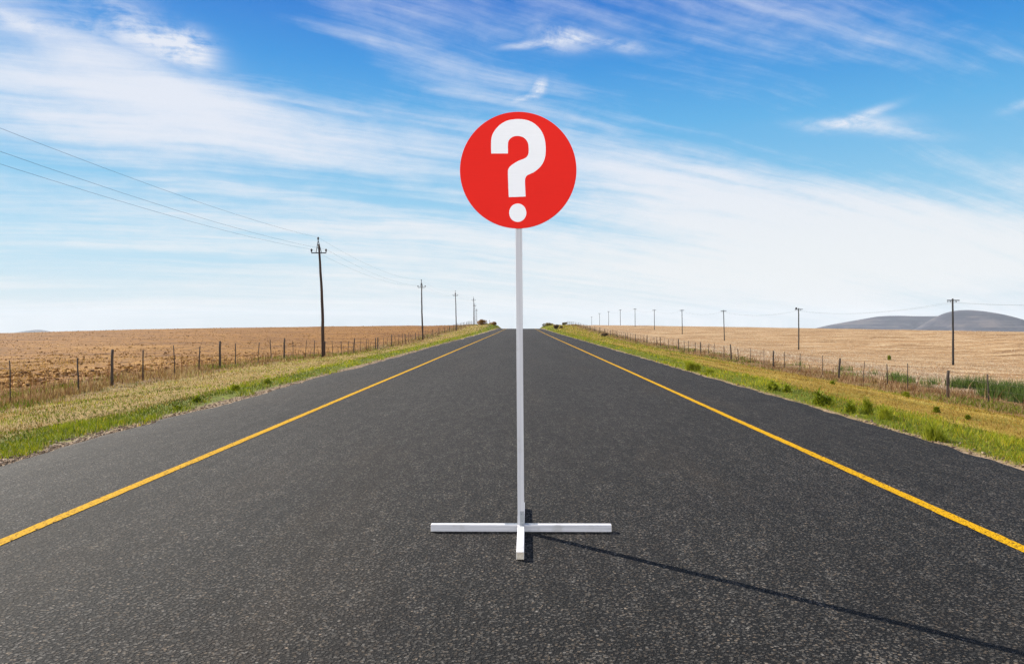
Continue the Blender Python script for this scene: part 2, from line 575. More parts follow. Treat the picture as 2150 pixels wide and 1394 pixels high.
def mat_ground():
    m_, n_, b_, pos = material('ground_soil_and_turf')
    x, y, z = n_.xyz(pos)
    jit = n_.mul(n_.sub(n_.noise(pos, .9, 4, .6), .5), 1.6)
    jit2 = n_.mul(n_.sub(n_.noise(pos, 5, 4, .6), .5), .5)
    xl = n_.add(n_.mul(x, -1), jit2)                         # metres to the left
    xr = n_.add(x, jit2)
    patch = n_.noise(scaled(n_, pos, 1, .55, 1), .55, 5, .6)
    fine = n_.noise(pos, 9, 5, .7)
    mid = n_.noise(pos, 2.3, 4, .6)
    # verge turf
    straw = n_.ramp(fine, [(.28, (.14, .088, .022)), (.5, (.38, .255, .08)), (.72, (.58, .41, .16))])
    streakr = n_.noise(scaled(n_, pos, 1.2, .12, 1), 1.0, 4, .65)
    ochre = n_.ramp(n_.add(n_.mul(fine, .7), n_.mul(streakr, .6), -.16), [(.28, (.15, .095, .012)), (.5, (.40, .27, .040)), (.72, (.58, .42, .09))])
    green = n_.ramp(fine, [(.3, (.06, .075, .005)), (.55, (.17, .20, .012)), (.75, (.33, .35, .03))])
    sand = n_.ramp(n_.noise(pos, 26, 4, .7), [(.3, (.20, .13, .075)), (.5, (.42, .30, .19)), (.7, (.58, .45, .31))])
    gl = n_.m('MAXIMUM', n_.mul(n_.step(n_.add(xl, jit), 8.1, 7.1), n_.step(xl, 5.6, 6.0)),
              n_.step(n_.add(patch, n_.mul(mid, .25)), .66, .82, 0, .55))
    gr = n_.m('MAXIMUM', n_.mul(n_.step(n_.add(xr, jit), 8.3, 6.6), n_.step(xr, 5.2, 5.5)),
              n_.step(n_.add(patch, n_.mul(mid, .25)), .62, .82, 0, .7))
    vl = n_.mix(gl, straw, green)
    vl = n_.mix(n_.step(xl, 6.05, 5.75), vl, sand)
    vr = n_.mix(gr, ochre, green)
    vr = n_.mix(n_.step(xr, 5.5, 5.2), vr, sand)
    # left: ploughed brown field with clods; right: pale stubble in rows
    clod = n_.voro(pos, 1.6, 'F1')
    rough = n_.add(n_.mul(n_.noise(pos, 1.2, 7, .8), .85), n_.mul(n_.noise(scaled(n_, pos, .07, .4, 1), 1.0, 5, .65), .42), -.13)
    fl = n_.ramp(rough, [(.37, (.08, .034, .010)), (.46, (.26, .118, .024)), (.55, (.44, .218, .045)), (.68, (.68, .40, .10))])
    fl = n_.mix(n_.mul(n_.step(clod, .22, .10), n_.step(mid, .48, .6)), fl, (.075, .035, .013))
    band_l = n_.step(n_.noise(scaled(n_, pos, .012, .06, 1), 1, 3, .5), .48, .62)
    fl = n_.mix(n_.mul(n_.step(n_.add(y, n_.mul(x, -.25), n_.mul(jit, 8)), 55, 105), .55), fl, n_.mix(1.0, fl, (.70, .58, .48), 'MULTIPLY'))
    fl = n_.mix(n_.mul(band_l, .45), fl, n_.mix(1.0, fl, (.72, .62, .55), 'MULTIPLY'))
    rows = n_.noise(scaled(n_, pos, .09, .36, 1), 1.0, 6, .72)
    rr = n_.add(n_.mul(rows, .80), n_.mul(n_.noise(pos, 1.3, 8, .85), .95), -.37)
    fr = n_.ramp(rr, [(.37, (.15, .078, .030)), (.49, (.42, .25, .115)), (.58, (.62, .43, .225)), (.70, (.84, .68, .45))])
    fr = n_.mix(n_.step(n_.noise(scaled(n_, pos, .06, .12, 1), 1, 3, .5), .5, .68, 0, .5), fr, (.46, .26, .11))
    # dry strip under the fences
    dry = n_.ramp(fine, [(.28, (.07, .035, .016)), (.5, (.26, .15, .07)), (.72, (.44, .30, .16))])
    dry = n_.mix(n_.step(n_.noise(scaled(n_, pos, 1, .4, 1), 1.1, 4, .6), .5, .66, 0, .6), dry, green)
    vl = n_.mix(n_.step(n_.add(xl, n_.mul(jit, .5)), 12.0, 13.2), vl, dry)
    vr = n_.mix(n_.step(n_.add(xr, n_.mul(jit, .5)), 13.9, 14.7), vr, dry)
    left = n_.mix(n_.step(n_.add(xl, n_.mul(jit, .6)), 14.2, 16.5), vl, fl)
    right = n_.mix(n_.step(n_.add(xr, n_.mul(jit, .6)), 16.5, 19.0), vr, fr)
    col = n_.mix(n_.m('GREATER_THAN', x, 0.0), left, right)
    col = n_.mix(1.0, col, (.64, .64, .64), 'MULTIPLY')
    n_.put(b_.inputs['Base Color'], col)
    b_.inputs['Roughness'].default_value = .95
    b_.inputs['Specular IOR Level'].default_value = .1
    hh = n_.add(n_.mul(n_.noise(pos, 3.5, 6, .75), .7), n_.mul(n_.sub(.6, clod), .5))
    bump(n_, b_, hh, .9, .12)
    return m_


def mat_grass(name='grass_blades', trans=.35):
    m_, n_, b_, pos = material(name)
    nt = m_.node_tree
    a = n_.new('ShaderNodeAttribute', attribute_name='col')
    b_.inputs['Roughness'].default_value = .7
    b_.inputs['Specular IOR Level'].default_value = .2
    n_.put(b_.inputs['Base Color'], a.outputs['Color'])
    t = n_.new('ShaderNodeBsdfTranslucent')
    n_.put(t.inputs[0], a.outputs['Color'])
    mx = n_.new('ShaderNodeMixShader')
    mx.inputs[0].default_value = trans
    n_.put(mx.inputs[1], b_.outputs[0])
    n_.put(mx.inputs[2], t.outputs[0])
    n_.put(nt.nodes['Material Output'].inputs[0], mx.outputs[0])
    return m_


def mat_wood(name, dark, light, grain=(26, 26, 1.6), rough=.85):
    m_, n_, b_, pos = material(name)
    g = n_.noise(scaled(n_, pos, *grain), 1, 5, .65)
    n_.put(b_.inputs['Base Color'], n_.ramp(g, [(.32, dark), (.68, light)]))
    b_.inputs['Roughness'].default_value = rough
    b_.inputs['Specular IOR Level'].default_value = .25
    bump(n_, b_, g, .5, .01)
    return m_


def mat_plain(name, col, rough=.6, metal=0.0, var=.15, scale=8, spec=.4):
    m_, n_, b_, pos = material(name)
    g = n_.noise(pos, scale, 4, .6)
    c0 = tuple(c * (1 - var) for c in col)
    c1 = tuple(min(1, c * (1 + var)) for c in col)
    n_.put(b_.inputs['Base Color'], n_.ramp(g, [(.3, c0), (.7, c1)]))
    b_.inputs['Roughness'].default_value = rough
    b_.inputs['Metallic'].default_value = metal
    b_.inputs['Specular IOR Level'].default_value = spec
    return m_


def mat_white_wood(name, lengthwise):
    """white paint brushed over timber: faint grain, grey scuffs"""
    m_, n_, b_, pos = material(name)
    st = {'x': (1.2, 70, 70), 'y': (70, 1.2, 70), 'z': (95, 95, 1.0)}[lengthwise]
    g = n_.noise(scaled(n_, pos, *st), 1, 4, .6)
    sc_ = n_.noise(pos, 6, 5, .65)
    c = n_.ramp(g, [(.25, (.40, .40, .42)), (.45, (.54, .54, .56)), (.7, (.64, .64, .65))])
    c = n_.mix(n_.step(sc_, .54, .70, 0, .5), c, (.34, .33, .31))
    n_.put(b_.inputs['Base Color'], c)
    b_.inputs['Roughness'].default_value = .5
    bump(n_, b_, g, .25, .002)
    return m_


M = dict(
    asphalt=mat_asphalt(), line=mat_line(), ground=mat_ground(), grass=mat_grass(), dry=mat_grass('dry_stalks', .25),
    pole=mat_wood('creosoted_pole', (.012, .008, .006), (.060, .034, .024), (14, 14, .9)),
    pole_grey=mat_wood('weathered_pole', (.010, .010, .010), (.040, .036, .032), (14, 14, .9)),
    post=mat_wood('fence_post_wood', (.018, .013, .010), (.085, .064, .050), (40, 40, 3)),
    iron=mat_plain('dark_iron', (.015, .015, .017), .6, .3),
    insul=mat_plain('brown_glazed_insulator', (.016, .011, .010), .25, 0, .1),
    wire=mat_plain('line_wire', (.05, .05, .055), .5, .6),
    fwire=mat_plain('fence_wire', (.07, .066, .06), .5, .6),
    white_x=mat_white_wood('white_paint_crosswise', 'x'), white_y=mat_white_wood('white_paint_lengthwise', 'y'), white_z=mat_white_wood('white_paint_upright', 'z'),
    raw=mat_wood('bare_timber_end', (.42, .36, .28), (.62, .56, .46), (30, 30, 30)),
    zinc=mat_plain('galvanised_bracket', (.34, .36, .38), .45, .5, .1, 30),
    screw=mat_plain('screw_head', (.22, .23, .25), .4, .8),
)

# ------------------------------------------------------------------ ground and road
def axis(fine_lo, fine_hi, step, lo, hi, grow):
    a = list(np.arange(fine_lo, fine_hi + 1e-6, step))
    s, p = step, fine_hi
    while p < hi:
        s *= grow
        p += s
        a.append(p)
    s, p = step, fine_lo
    while p > lo:
        s *= grow
        p -= s
        a.insert(0, p)
    return np.array(a)


def grid_faces(nx, ny):
    i = np.arange(nx * ny).reshape(ny, nx)
    return np.stack([i[:-1, :-1], i[:-1, 1:], i[1:, 1:], i[1:, :-1]], -1).reshape(-1, 4)


gx = axis(-22, 24, .4, -9000, 9000, 1.07)
gx = np.unique(np.concatenate([gx, [EDGE_L + .25, EDGE_L - .02, EDGE_R - .25, EDGE_R + .02, -6.6, 6.3, -8, 8]]))
gy = axis(-6, 46, .4, -80, 9000, 1.028)
X, Y = np.meshgrid(gx, gy)
Z = terrain(X, Y)
ground = link('ground', np_mesh('ground', np.stack([X, Y, Z], -1).reshape(-1, 3), [grid_faces(len(gx), len(gy))], True), M['ground'])
tag(ground, kind='structure')

ry = axis(-4, 30, .10, -60, 600, 1.02)
n_r = len(ry)
eL = EDGE_L + (vn(ry, 0 * ry, .5, 21, 4) - .5) * .16 + (vn(ry, 0 * ry, 3.5, 22, 2) - .5) * .40
eR = EDGE_R + (vn(ry, 0 * ry + 9, .5, 23, 4) - .5) * .14 + (vn(ry, 0 * ry + 9, 3.5, 24, 2) - .5) * .26
zr_ = tab(ry, ZR, .05)
inner = [-4.8, -3.9, -2.4, -1.0, .2, 1.4, 2.6, 3.7, 4.5]
rows = [(eL - .03, zr_ - .06), (eL - .006, zr_ - .014), (eL + .02, zr_)] + [(np.full(n_r, q), zr_) for q in inner] + [(eR - .02, zr_), (eR + .006, zr_ - .014), (eR + .03, zr_ - .06)]
V = np.stack([np.stack([a, ry, b], -1) for a, b in rows], 1).reshape(-1, 3)
road = link('road', np_mesh('road', V, [grid_faces(len(rows), n_r)], True), M['asphalt'])
tag(road, kind='structure')

for nm, xc in (('left', -3.55), ('right', 3.335)):
    hw = .052
    j1 = (vn(ry, 0 * ry + xc, .12, 31, 2) - .5) * .016 + (vn(ry, 0 * ry + xc, 6, 33, 2) - .5) * .03
    j2 = (vn(ry, 0 * ry - xc, .12, 32, 2) - .5) * .016 + (vn(ry, 0 * ry + xc, 6, 33, 2) - .5) * .03
    V = np.stack([np.stack([xc - hw + j1, ry, zr_ + .004], -1), np.stack([xc + hw + j2, ry, zr_ + .004], -1)], 1).reshape(-1, 3)
    tag(link('road_marking', np_mesh('road_marking', V, [grid_faces(2, n_r)]), M['line']), kind='structure')


# ------------------------------------------------------------------ far hills
def ridge(name, prof, dist, depth, zbase, mat, wob):
    """a hill whose skyline follows profile points (photo px, py) at the given distance, with rounded flanks in depth"""
    px = np.linspace(prof[0][0], prof[-1][0], 140)
    xs = (px - VX) * dist / F
    top = EYE + (VY - tab(px, prof)) * dist / F
    ker = np.ones(9) / 9
    top = np.convolve(np.pad(top, 4, 'edge'), ker, 'valid')
    ys = np.linspace(-depth, depth, 60)
    XX, YY = np.meshgrid(xs, ys)
    fall = np.cos(np.clip(YY / depth, -1, 1) * math.pi / 2) ** 1.25
    shift = (vn(XX, YY * 0, 330, 41, 2) - .5) * depth * .5
    fall = np.cos(np.clip((YY + shift * (1 - np.abs(YY) / depth)) / depth, -1, 1) * math.pi / 2) ** 1.25
    ZZ = zbase + (top[None, :] - zbase) * fall
    gul = np.abs(vn(XX, YY * .35, 150, 43, 3) - .5) * 2
    ZZ -= (1 - gul) * 2.2 * wob * np.clip(1 - fall, 0, 1) * 3.0 * fall
    return tag(link(name, np_mesh(name, np.stack([XX, YY + dist, ZZ], -1).reshape(-1, 3), [grid_faces(140, 60)], True), mat), kind='structure')


def mat_hill():
    m_, n_, b_, pos = material('scrub_hill')
    x, y, z = n_.xyz(pos)
    g = n_.noise(scaled(n_, pos, .004, .004, .012), 1, 6, .65)
    terr = n_.noise(n_.vec(n_.mul(x, .0015), n_.mul(y, .001), n_.mul(z, .16)), 1, 3, .5)
    c = n_.ramp(n_.add(n_.mul(g, .6), n_.mul(terr, .4)), [(.43, (.004, .006, .016)), (.5, (.022, .023, .036)), (.57, (.08, .066, .064))])
    n_.put(b_.inputs['Base Color'], c)
    b_.inputs['Roughness'].default_value = 1.0
    bump(n_, b_, n_.noise(pos, .02, 6, .6), .5, 12)
    return m_


M['hill'] = mat_hill()
ridge('hills', [(1690, 703), (1735, 688), (1765, 681), (1800, 674.5), (1860, 663.5), (1890, 662.5), (1925, 664), (1960, 664), (1990, 662.5), (2020, 664), (2070, 674), (2130, 692), (2180, 704)], 4700, 620, -125, M['hill'], 16)
ridge('hills', [(1915, 712), (1945, 698), (1965, 685), (1985, 669), (2003, 658), (2018, 652.5), (2034, 650), (2055, 651), (2085, 657), (2120, 669), (2150, 679), (2230, 700), (2330, 716)], 3900, 560, -104, M['hill'], 16)
ridge('distant_hill', [(20, 705), (45, 698), (60, 695), (72, 693), (82, 692), (92, 694), (105, 697), (125, 702), (150, 708)], 6500, 500, -170, M['hill'], 6)


# ------------------------------------------------------------------ the question mark sign
BX, BY = 0.0, 5.303
sign = empty('question_sign', (BX, BY, 0.0), (0, 0, R(-.5)), 'round red sign with white question mark on a white timber post in the road', 'sign')
T, AL = .049, .648
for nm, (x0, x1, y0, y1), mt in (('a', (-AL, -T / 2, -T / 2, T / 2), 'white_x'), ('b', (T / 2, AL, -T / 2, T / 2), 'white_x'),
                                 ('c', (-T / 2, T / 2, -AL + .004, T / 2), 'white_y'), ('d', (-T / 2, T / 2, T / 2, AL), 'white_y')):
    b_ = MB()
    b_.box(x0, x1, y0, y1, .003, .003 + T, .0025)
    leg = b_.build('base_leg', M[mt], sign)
    e_ = MB()                                          # the sawn end of the bar shows bare wood
    if nm == 'c':
        e_.box(x0 + .002, x1 - .002, y0 - .002, y0 + .001, .005, .001 + T)
    elif nm == 'd':
        e_.box(x0 + .002, x1 - .002, y1 - .001, y1 + .002, .005, .001 + T)
    elif nm == 'a':
        e_.box(x0 - .002, x0 + .001, y0 + .002, y1 - .002, .005, .001 + T)
    else:
        e_.box(x1 - .001, x1 + .002, y0 + .002, y1 - .002, .005, .001 + T)
    e_.build('end_grain', M['raw'], leg)
ZT = .003 + T
LEAN = -.0075                                          # the post leans a little to the left
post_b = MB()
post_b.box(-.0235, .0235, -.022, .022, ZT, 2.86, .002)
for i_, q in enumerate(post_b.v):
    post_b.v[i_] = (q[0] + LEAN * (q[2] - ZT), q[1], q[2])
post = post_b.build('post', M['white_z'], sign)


def mat_panel(name, col, rough):
    m_, n_, b_, pos = material(name)
    g = n_.noise(scaled(n_, pos, 4, 1, 160), 1, 3, .6)
    g2 = n_.noise(pos, 3.0, 4, .6)
    f = n_.add(.92, n_.mul(g, .09), n_.mul(g2, .07))
    n_.put(b_.inputs['Base Color'], n_.mix(1.0, col, n_.vec(f, f, f), 'MULTIPLY'))
    b_.inputs['Roughness'].default_value = rough
    b_.inputs['Specular IOR Level'].default_value = .1
    bump(n_, b_, g, .06, .001)
    return m_


M['red'] = mat_panel('red_sign_paint', (.87, .026, .018), .75)
M['mark_white'] = mat_panel('white_vinyl', (.95, .96, .97), .6)
DC = Vector((-.0205, -.0245, 2.594))                   # disc centre in the sign's own space
RD = .418


def prism(outline, y0, y1):
    b_ = MB()
    n_ = len(outline)
    b_.v = [(x, y0, z) for x, z in outline] + [(x, y1, z) for x, z in outline]
    b_.f = [list(range(n_)), list(range(2 * n_ - 1, n_ - 1, -1))] + [[i, i + n_, (i + 1) % n_ + n_, (i + 1) % n_] for i in range(n_)]
    return b_


circ = [(DC.x + RD * math.cos(2 * math.pi * i / 160), DC.z + RD * math.sin(2 * math.pi * i / 160)) for i in range(160)]
disc = prism(circ, DC.y - .003, DC.y + .003)
disc_o = disc.build('disc', M['red'], sign)
bv = disc_o.modifiers.new('edge', 'BEVEL')
bv.width, bv.segments, bv.limit_method = .0012, 2, 'ANGLE'


def smooth_path(runs, n=7):
    """runs of points joined by sharp corners; Catmull-Rom inside each run"""
    out = []
    for run in runs:
        if len(run) == 2:
            out += [run[0], run[1]]
            continue
        P = [run[0]] + run + [run[-1]]
        for i in range(1, len(P) - 2):
            for s in range(n):
                t = s / n
                q = []
                for a in (0, 1):
                    p0, p1, p2, p3 = P[i - 1][a], P[i][a], P[i + 1][a], P[i + 2][a]
                    q.append(.5 * (2 * p1 + (p2 - p0) * t + (2 * p0 - 5 * p1 + 4 * p2 - p3) * t * t + (3 * p1 - p0 - 3 * p2 + p3) * t ** 3))
                out.append(tuple(q))
        out.append(run[-1])
    res = []
    for p in out:
        if not res or (abs(p[0] - res[-1][0]) + abs(p[1] - res[-1][1])) > .5:
            res.append(p)
    return res


outer = [(433, 521), (432, 440), (434, 385), (446, 335), (474, 288), (513, 245), (562, 212), (620, 192), (695, 185), (770, 192), (835, 216), (888, 257), (930, 312), (956, 380), (966, 455),
         (965, 520), (955, 575), (932, 625), (897, 668), (850, 704), (812, 722), (785, 735), (769, 757), (764, 785), (765, 840), (770, 942)]
inn = [(605, 948), (601, 840), (597, 715), (600, 680), (613, 653), (640, 630), (690, 598), (735, 580), (768, 565), (790, 542), (799, 510), (800, 470), (793, 420), (770, 382), (735, 358), (690, 350),
       (648, 357), (618, 377), (601, 405), (597, 440), (597, 521)]
KS = RD / 570.5
mark = smooth_path([outer, inn])
mark = [(DC.x + (x - 697) * KS, DC.z - (y - 683) * KS) for x, y in mark]
qb = prism(mark, DC.y - .0052, DC.y - .0028)
dot = [(DC.x + (693 - 697 + 84 * math.cos(2 * math.pi * i / 64)) * KS, DC.z - (1100 - 683 + 90 * math.sin(2 * math.pi * i / 64)) * KS) for i in range(64)]
qd = prism(dot, DC.y - .0052, DC.y - .0028)
qb.add(qd.v, qd.f)
qb.build('question_mark', M['mark_white'], disc_o)

# galvanised angle brackets that hold the post to the cross foot
SL = LEAN * .05
for nm in 'fblr':
    b_ = MB()
    if nm == 'f':
        b_.box(-.008, .021, -.0248, -.0224, ZT, ZT + .098)
        b_.box(-.008, .021, -.062, -.0249, ZT + .0002, ZT + .0026)
        sc = [(.003, -.0258, ZT + .078, 'y'), (.008, -.0258, ZT + .030, 'y'), (.006, -.047, ZT + .0033, 'z')]
    elif nm == 'b':
        b_.box(-.014, .014, .0224, .0248, ZT, ZT + .095)
        b_.box(-.014, .014, .0249, .115, ZT + .0002, ZT + .0026)
        sc = [(0, .0258, ZT + .07, 'y'), (0, .08, ZT + .0033, 'z')]
    else:
        s = -1 if nm == 'l' else 1
        a, c = sorted((s * .0239, s * .0263))
        b_.box(a, c, -.014, .014, ZT, ZT + .055)
        a, c = sorted((s * .0264, s * .118))
        b_.box(a, c, -.014, .014, ZT + .0002, ZT + .0026)
        sc = [(s * .05, 0, ZT + .0033, 'z'), (s * .095, 0, ZT + .0033, 'z')]
    br = b_.build('bracket', M['zinc'], sign)
    for x, y, z, ax in sc:
        s_ = MB()
        d = Vector((0, .0012, 0)) if ax == 'y' else Vector((0, 0, .0012))
        c = Vector((x, y, z))
        s_.tube([c - d, c + d], .0032, 10)
        s_.build('screw', M['screw'], br)


# ------------------------------------------------------------------ power poles
def shaft(h, r0, r1, lean=0.0, bow=0.0, n=12, seed=0):
    b_ = MB()
    q = random.Random(seed)
    pts, rad = [], []
    for i in range(13):
        t = i / 12
        pts.append((lean * t + bow * math.sin(t * math.pi) + q.uniform(-.012, .012), q.uniform(-.01, .01), -.5 * (i == 0) + h * t))
        rad.append((r0 + (r1 - r0) * t) * q.uniform(.97, 1.03))
    b_.tube(pts, rad, n)
    return b_


def lathe(b_, c, prof, n=10):
    b_.tube([c + Vector((0, 0, z)) for z, r in prof], [r for z, r in prof], n)


INS = [(0, .018), (.05, .018), (.051, .055), (.09, .06), (.10, .04), (.13, .045), (.135, .07), (.19, .062), (.20, .035), (.24, .03)]
left_tops = []


def a_frame_pole(base, h, lean, label, bow, seed, detail=True):
    """wooden pole with an A-shaped iron bracket and three pin insulators; h is the height of the top insulator"""
    o = empty('utility_pole', base, (0, 0, 0), label, 'power pole', 'power poles along the left fence')
    hp = h - .45
    shaft(hp, .112, .062, lean * hp / h, bow, seed=seed).build('shaft', M['pole'], o, True)
    tx = lean
    za = h - 1.02
    xa = lean * za / h
    arm = MB()
    arm.box(xa - .47, xa + .47, -.135, -.085, za - .03, za + .03)
    arm_o = arm.build('crossarm', M['iron'], o)
    fr = MB()
    ap = Vector((tx, -.11, h - .22))
    for s in (-1, 1):
        fr.tube([(xa + s * .17, -.11, za + .03), ap], .022, 6)
    fr.tube([(xa - .12, -.11, za + .30), (xa + .12, -.11, za + .30)], .016, 6)
    fr.build('bracket_frame', M['iron'], o)
    tops = []
    for c in (Vector((tx, -.11, h - .24)), Vector((xa - .46, -.11, za + .03)), Vector((xa + .46, -.11, za + .03))):
        ib = MB()
        lathe(ib, c, INS)
        ib.build('insulator', M['insul'], o, True)
        tops.append(Vector(base) + c + Vector((0, 0, .2)))
    left_tops.append(tops)
    return o


LP = [(679, 748, 46.8, 669, 498), (888, 711, 94.3, 885, 587), (958, 690, 142.9, 956, 610), (994.8, 683, 195, 994.4, 623), (997.4, 683, 245, 996.8, 636), (1001.2, 684, 295, 1000.6, 647), (1028, 690, 480, 1027.6, 671)]
LLAB = ['tallest dark wooden power pole, standing nearest in front of the left fence',
        'thin wooden power pole second nearest in the row along the left fence',
        'thin wooden power pole alone between the second left pole and the tight cluster',
        'tallest pole of the tight cluster beside the left end of the road crest',
        'middle pole half hidden in the tight cluster left of the road crest',
        'shortest pole of the cluster, closest to the brown bush left of the road',
        'tiny far pole showing over the crest between the two brown bushes']
for i, (bx, by, Yd, tx, ty) in enumerate(LP):
    b = at(bx, by, Yd)
    b.z = tz(b.x, b.y)
    t = at(tx, ty, Yd)
    h = t.z - b.z
    if i >= 4:
        b.z = min(b.z, t.z - 6.5)
        h = t.z - b.z
    a_frame_pole(b, h, t.x - b.x, LLAB[i], (.05, -.04, .03, .02, 0, 0, 0)[i], 50 + i)

right_tops = []
RP = [(2001, 768, 627), (1677, 739, 647), (1521, 717, 651), (1432.5, 702, 650), (1374, 694, 650), (1333.5, 686, 647.5), (1302.5, 684, 650), (1278, 683, 653.5), (1259, 683, 657.5), (1242.5, 683, 665)]
RLAB = ['tall black T shaped pole in the stubble field, in front of the hill',
        'T shaped pole with a small box on its left arm, in the right field',
        'leaning T shaped pole, third in the right field row',
        'T shaped pole, fourth from the nearest in the right field row',
        'T shaped pole, fifth in the right row, just reaching the field horizon',
        'T shaped pole sixth in the row with its top highest above the far field edge',
        'pale far T shaped pole, seventh in the row, foot hidden by the field edge',
        'pale far T shaped pole, eighth in the row above the field horizon',
        'faint far T shaped pole, second last of the row towards the road crest',
        'smallest faintest T shaped pole, last in the row nearest the road crest']


def t_pole(base, h, lean, label, seed, box=False):
    o = empty('utility_pole', base, (0, 0, 0), label, 'power pole', 'T shaped power poles in the right field')
    shaft(h, .125, .095, lean, .02, seed=seed).build('shaft', M['pole_grey'], o, True)
    za = h - .22
    arm = MB()
    arm.box(lean - .76, lean + .76, -.17, -.09, za - .055, za + .055, .006)
    arm.build('crossarm', M['pole_grey'], o)
    br = MB()
    for s in (-1, 1):
        br.tube([(lean + s * .38, -.13, za - .05), (lean, -.13, za - .30)], .013, 6)
    br.build('brace', M['iron'], o)
    tops = []
    for xx in (-.66, -.38, .36):
        ib = MB()
        c = Vector((lean + xx, -.13, za - .055))
        ib.tube([c, c + Vector((0, 0, -.06)), c + Vector((0, 0, -.061)), c + Vector((0, 0, -.12)), c + Vector((0, 0, -.121)), c + Vector((0, 0, -.20))], [.014, .014, .05, .055, .035, .05], 8)
        ib.build('insulator', M['insul'], o, True)
        tops.append(Vector(base) + c + Vector((0, 0, -.2)))
    if box:
        tb = MB()
        tb.box(lean - .62, lean - .36, -.22, .0, za + .056, za + .36, .01)
        tb.build('switch_box', M['iron'], o)
    right_tops.append(tops)
    return o


for i, (bx, by, ty) in enumerate(RP):
    X0 = 53.0
    Yd = X0 * F / (bx - VX)
    b = at(bx, by, Yd)
    zb = tz(b.x, b.y)
    t = at(bx - (2 if i == 2 else (.8 if i in (0, 3) else .3)), ty, Yd)
    b.z = zb if i < 6 else min(zb, t.z - 7.5)
    t_pole(b, t.z - b.z, t.x - b.x, RLAB[i], 80 + i, i == 1)


def span_wire(name, ends, sag, r, label, group, dens=14):
    b_ = MB()
    pts = []
    for a, c in zip(ends[:-1], ends[1:]):
        for s in range(dens):
            t = s / dens
            p = a.lerp(c, t)
            p.z -= 4 * sag * t * (1 - t)
            pts.append(p)
    pts.append(ends[-1])
    b_.tube(pts, r, 5)
    return tag(b_.build(name, M['wire'], None, True), label, 'power line', group)


start = Vector((-12.6, -1.2, 0))
WL = ['topmost thin wire over the left fence, carried by the peaks of the A frames',
      'lowest thin wire over the left field, on the outer insulators away from the road',
      'middle thin wire on the left row, on the insulators nearest the road']
off = [Vector((0, -1.2, 6.95)), Vector((0, -1.2, 6.2)), Vector((0, -1.2, 6.2))]
for j in range(3):
    p0 = Vector((left_tops[0][j].x, -1.2, left_tops[0][j].z + .05))
    span_wire('overhead_wire', [p0] + [t[j] for t in left_tops[:4]], .66, .0038, WL[j], 'wires along the left poles')
for j, lb in ((0, 'upper of the two sagging wires along the T shaped poles on the right'), (2, 'lower of the two sagging wires along the T shaped poles on the right')):
    p0 = right_tops[0][j] + Vector((0, -50, .25))
    span_wire('overhead_wire', [p0] + [t[j] for t in right_tops[:8]], .95, .0065, lb, 'wires along the right poles', 12)


# ------------------------------------------------------------------ fences
def fence_post_bm(h, r, lean, seed, n=8):
    q = random.Random(seed)
    b_ = MB()
    b_.tube([(0, 0, -.25), (q.uniform(-.01, .01), 0, h * .4), (lean * .7, 0, h * .75), (lean, q.uniform(-.02, .02), h)],
            [r * 1.05, r * q.uniform(.95, 1.05), r * q.uniform(.9, 1.05), r * .93], n)
    return b_


def wire_fence(xf, y0, ythick, thick_step, per, y1, hs, label, seed, extra=()):
    q = random.Random(seed)
    o = empty('wire_fence', (xf, ythick, tz(xf, ythick)), (0, 0, 0), label, 'fence', 'wire fences beside the road')
    org = Vector(o.location)
    ys = []
    kk = -2
    while True:
        yt = ythick + kk * thick_step
        if yt > y1:
            break
        if yt >= y0:
            ys.append((yt, True))
        for s in range(1, per):
            yy = yt + thick_step * (s + q.uniform(-.24, .24)) / per
            if y0 <= yy <= y1 and q.random() > .05 * (yy > 60):
                ys.append((yy, False))
        kk += 1
    ys += [(e, True) for e in extra]
    for yy, big in ys:
        xx = xf + q.uniform(-.05, .05)
        h = hs * q.uniform(.88, 1.06) + (.05 if big else 0)
        r = q.uniform(.043, .052) if big else q.uniform(.014, .026)
        p = fence_post_bm(h, r, q.uniform(-.07, .07), int(yy * 100)).build('fence_post', M['post'], o, True)
        p.location = Vector((xx, yy, tz(xx, yy))) - org
        p.rotation_euler = (0, 0, q.uniform(0, 6.28))
    for f in (.28, .5, .72, .95):
        w_ = MB()
        pts = []
        yy = y0 - 5
        while yy < y1:
            pts.append(Vector((xf - .03, yy, float(terrain(xf, yy, False)) + hs * f + q.uniform(-.012, .012))) - org)
            yy += 2.2
        w_.tube(pts, .0022, 4)
        w_.build('fence_wire', M['fwire'], o)
    return o


wire_fence(XL, 17.5, 24.3, 8.75, 4, 205, 1.14, 'wire fence of thin stakes between the left verge and the brown ploughed field', 3, (69.3,))
wire_fence(XR, 22, 26.8, 9.15, 4, 250, 1.05, 'wire fence of dark posts between the right verge and the pale stubble field', 4)


# ------------------------------------------------------------------ grass, stubble, clods, stones (countless: stuff)
def blades(x, y, h, w, col, lean=.5, z=None, seed=0):
    """arrays of grass blades: two-piece bent ribbons; returns verts, faces, colours"""
    g = np.random.default_rng(seed + 100)
    n = len(x)
    z = terrain(x, y) - .01 if z is None else z
    a = g.uniform(0, 2 * np.pi, n)
    b = g.uniform(0, 2 * np.pi, n)
    L = h * lean * g.uniform(.2, 1.0, n)
    ux, uy = np.cos(a), np.sin(a)
    lx, ly = np.cos(b) * L, np.sin(b) * L
    P = np.stack([x, y, z], -1)
    side = np.stack([ux, uy, 0 * ux], -1) * (w / 2)[:, None]
    mid = P + np.stack([lx * .35, ly * .35, h * .58], -1)
    tip = P + np.stack([lx, ly, h], -1)
    V = np.stack([P - side, P + side, mid - side * .75, mid + side * .75, tip], 1).reshape(-1, 3)
    i = np.arange(n)[:, None] * 5
    q = i + np.array([[0, 1, 3, 2]])
    t = i + np.array([[2, 3, 4]])
    C = np.repeat(col, 5, 0)
    return V, q, t, C


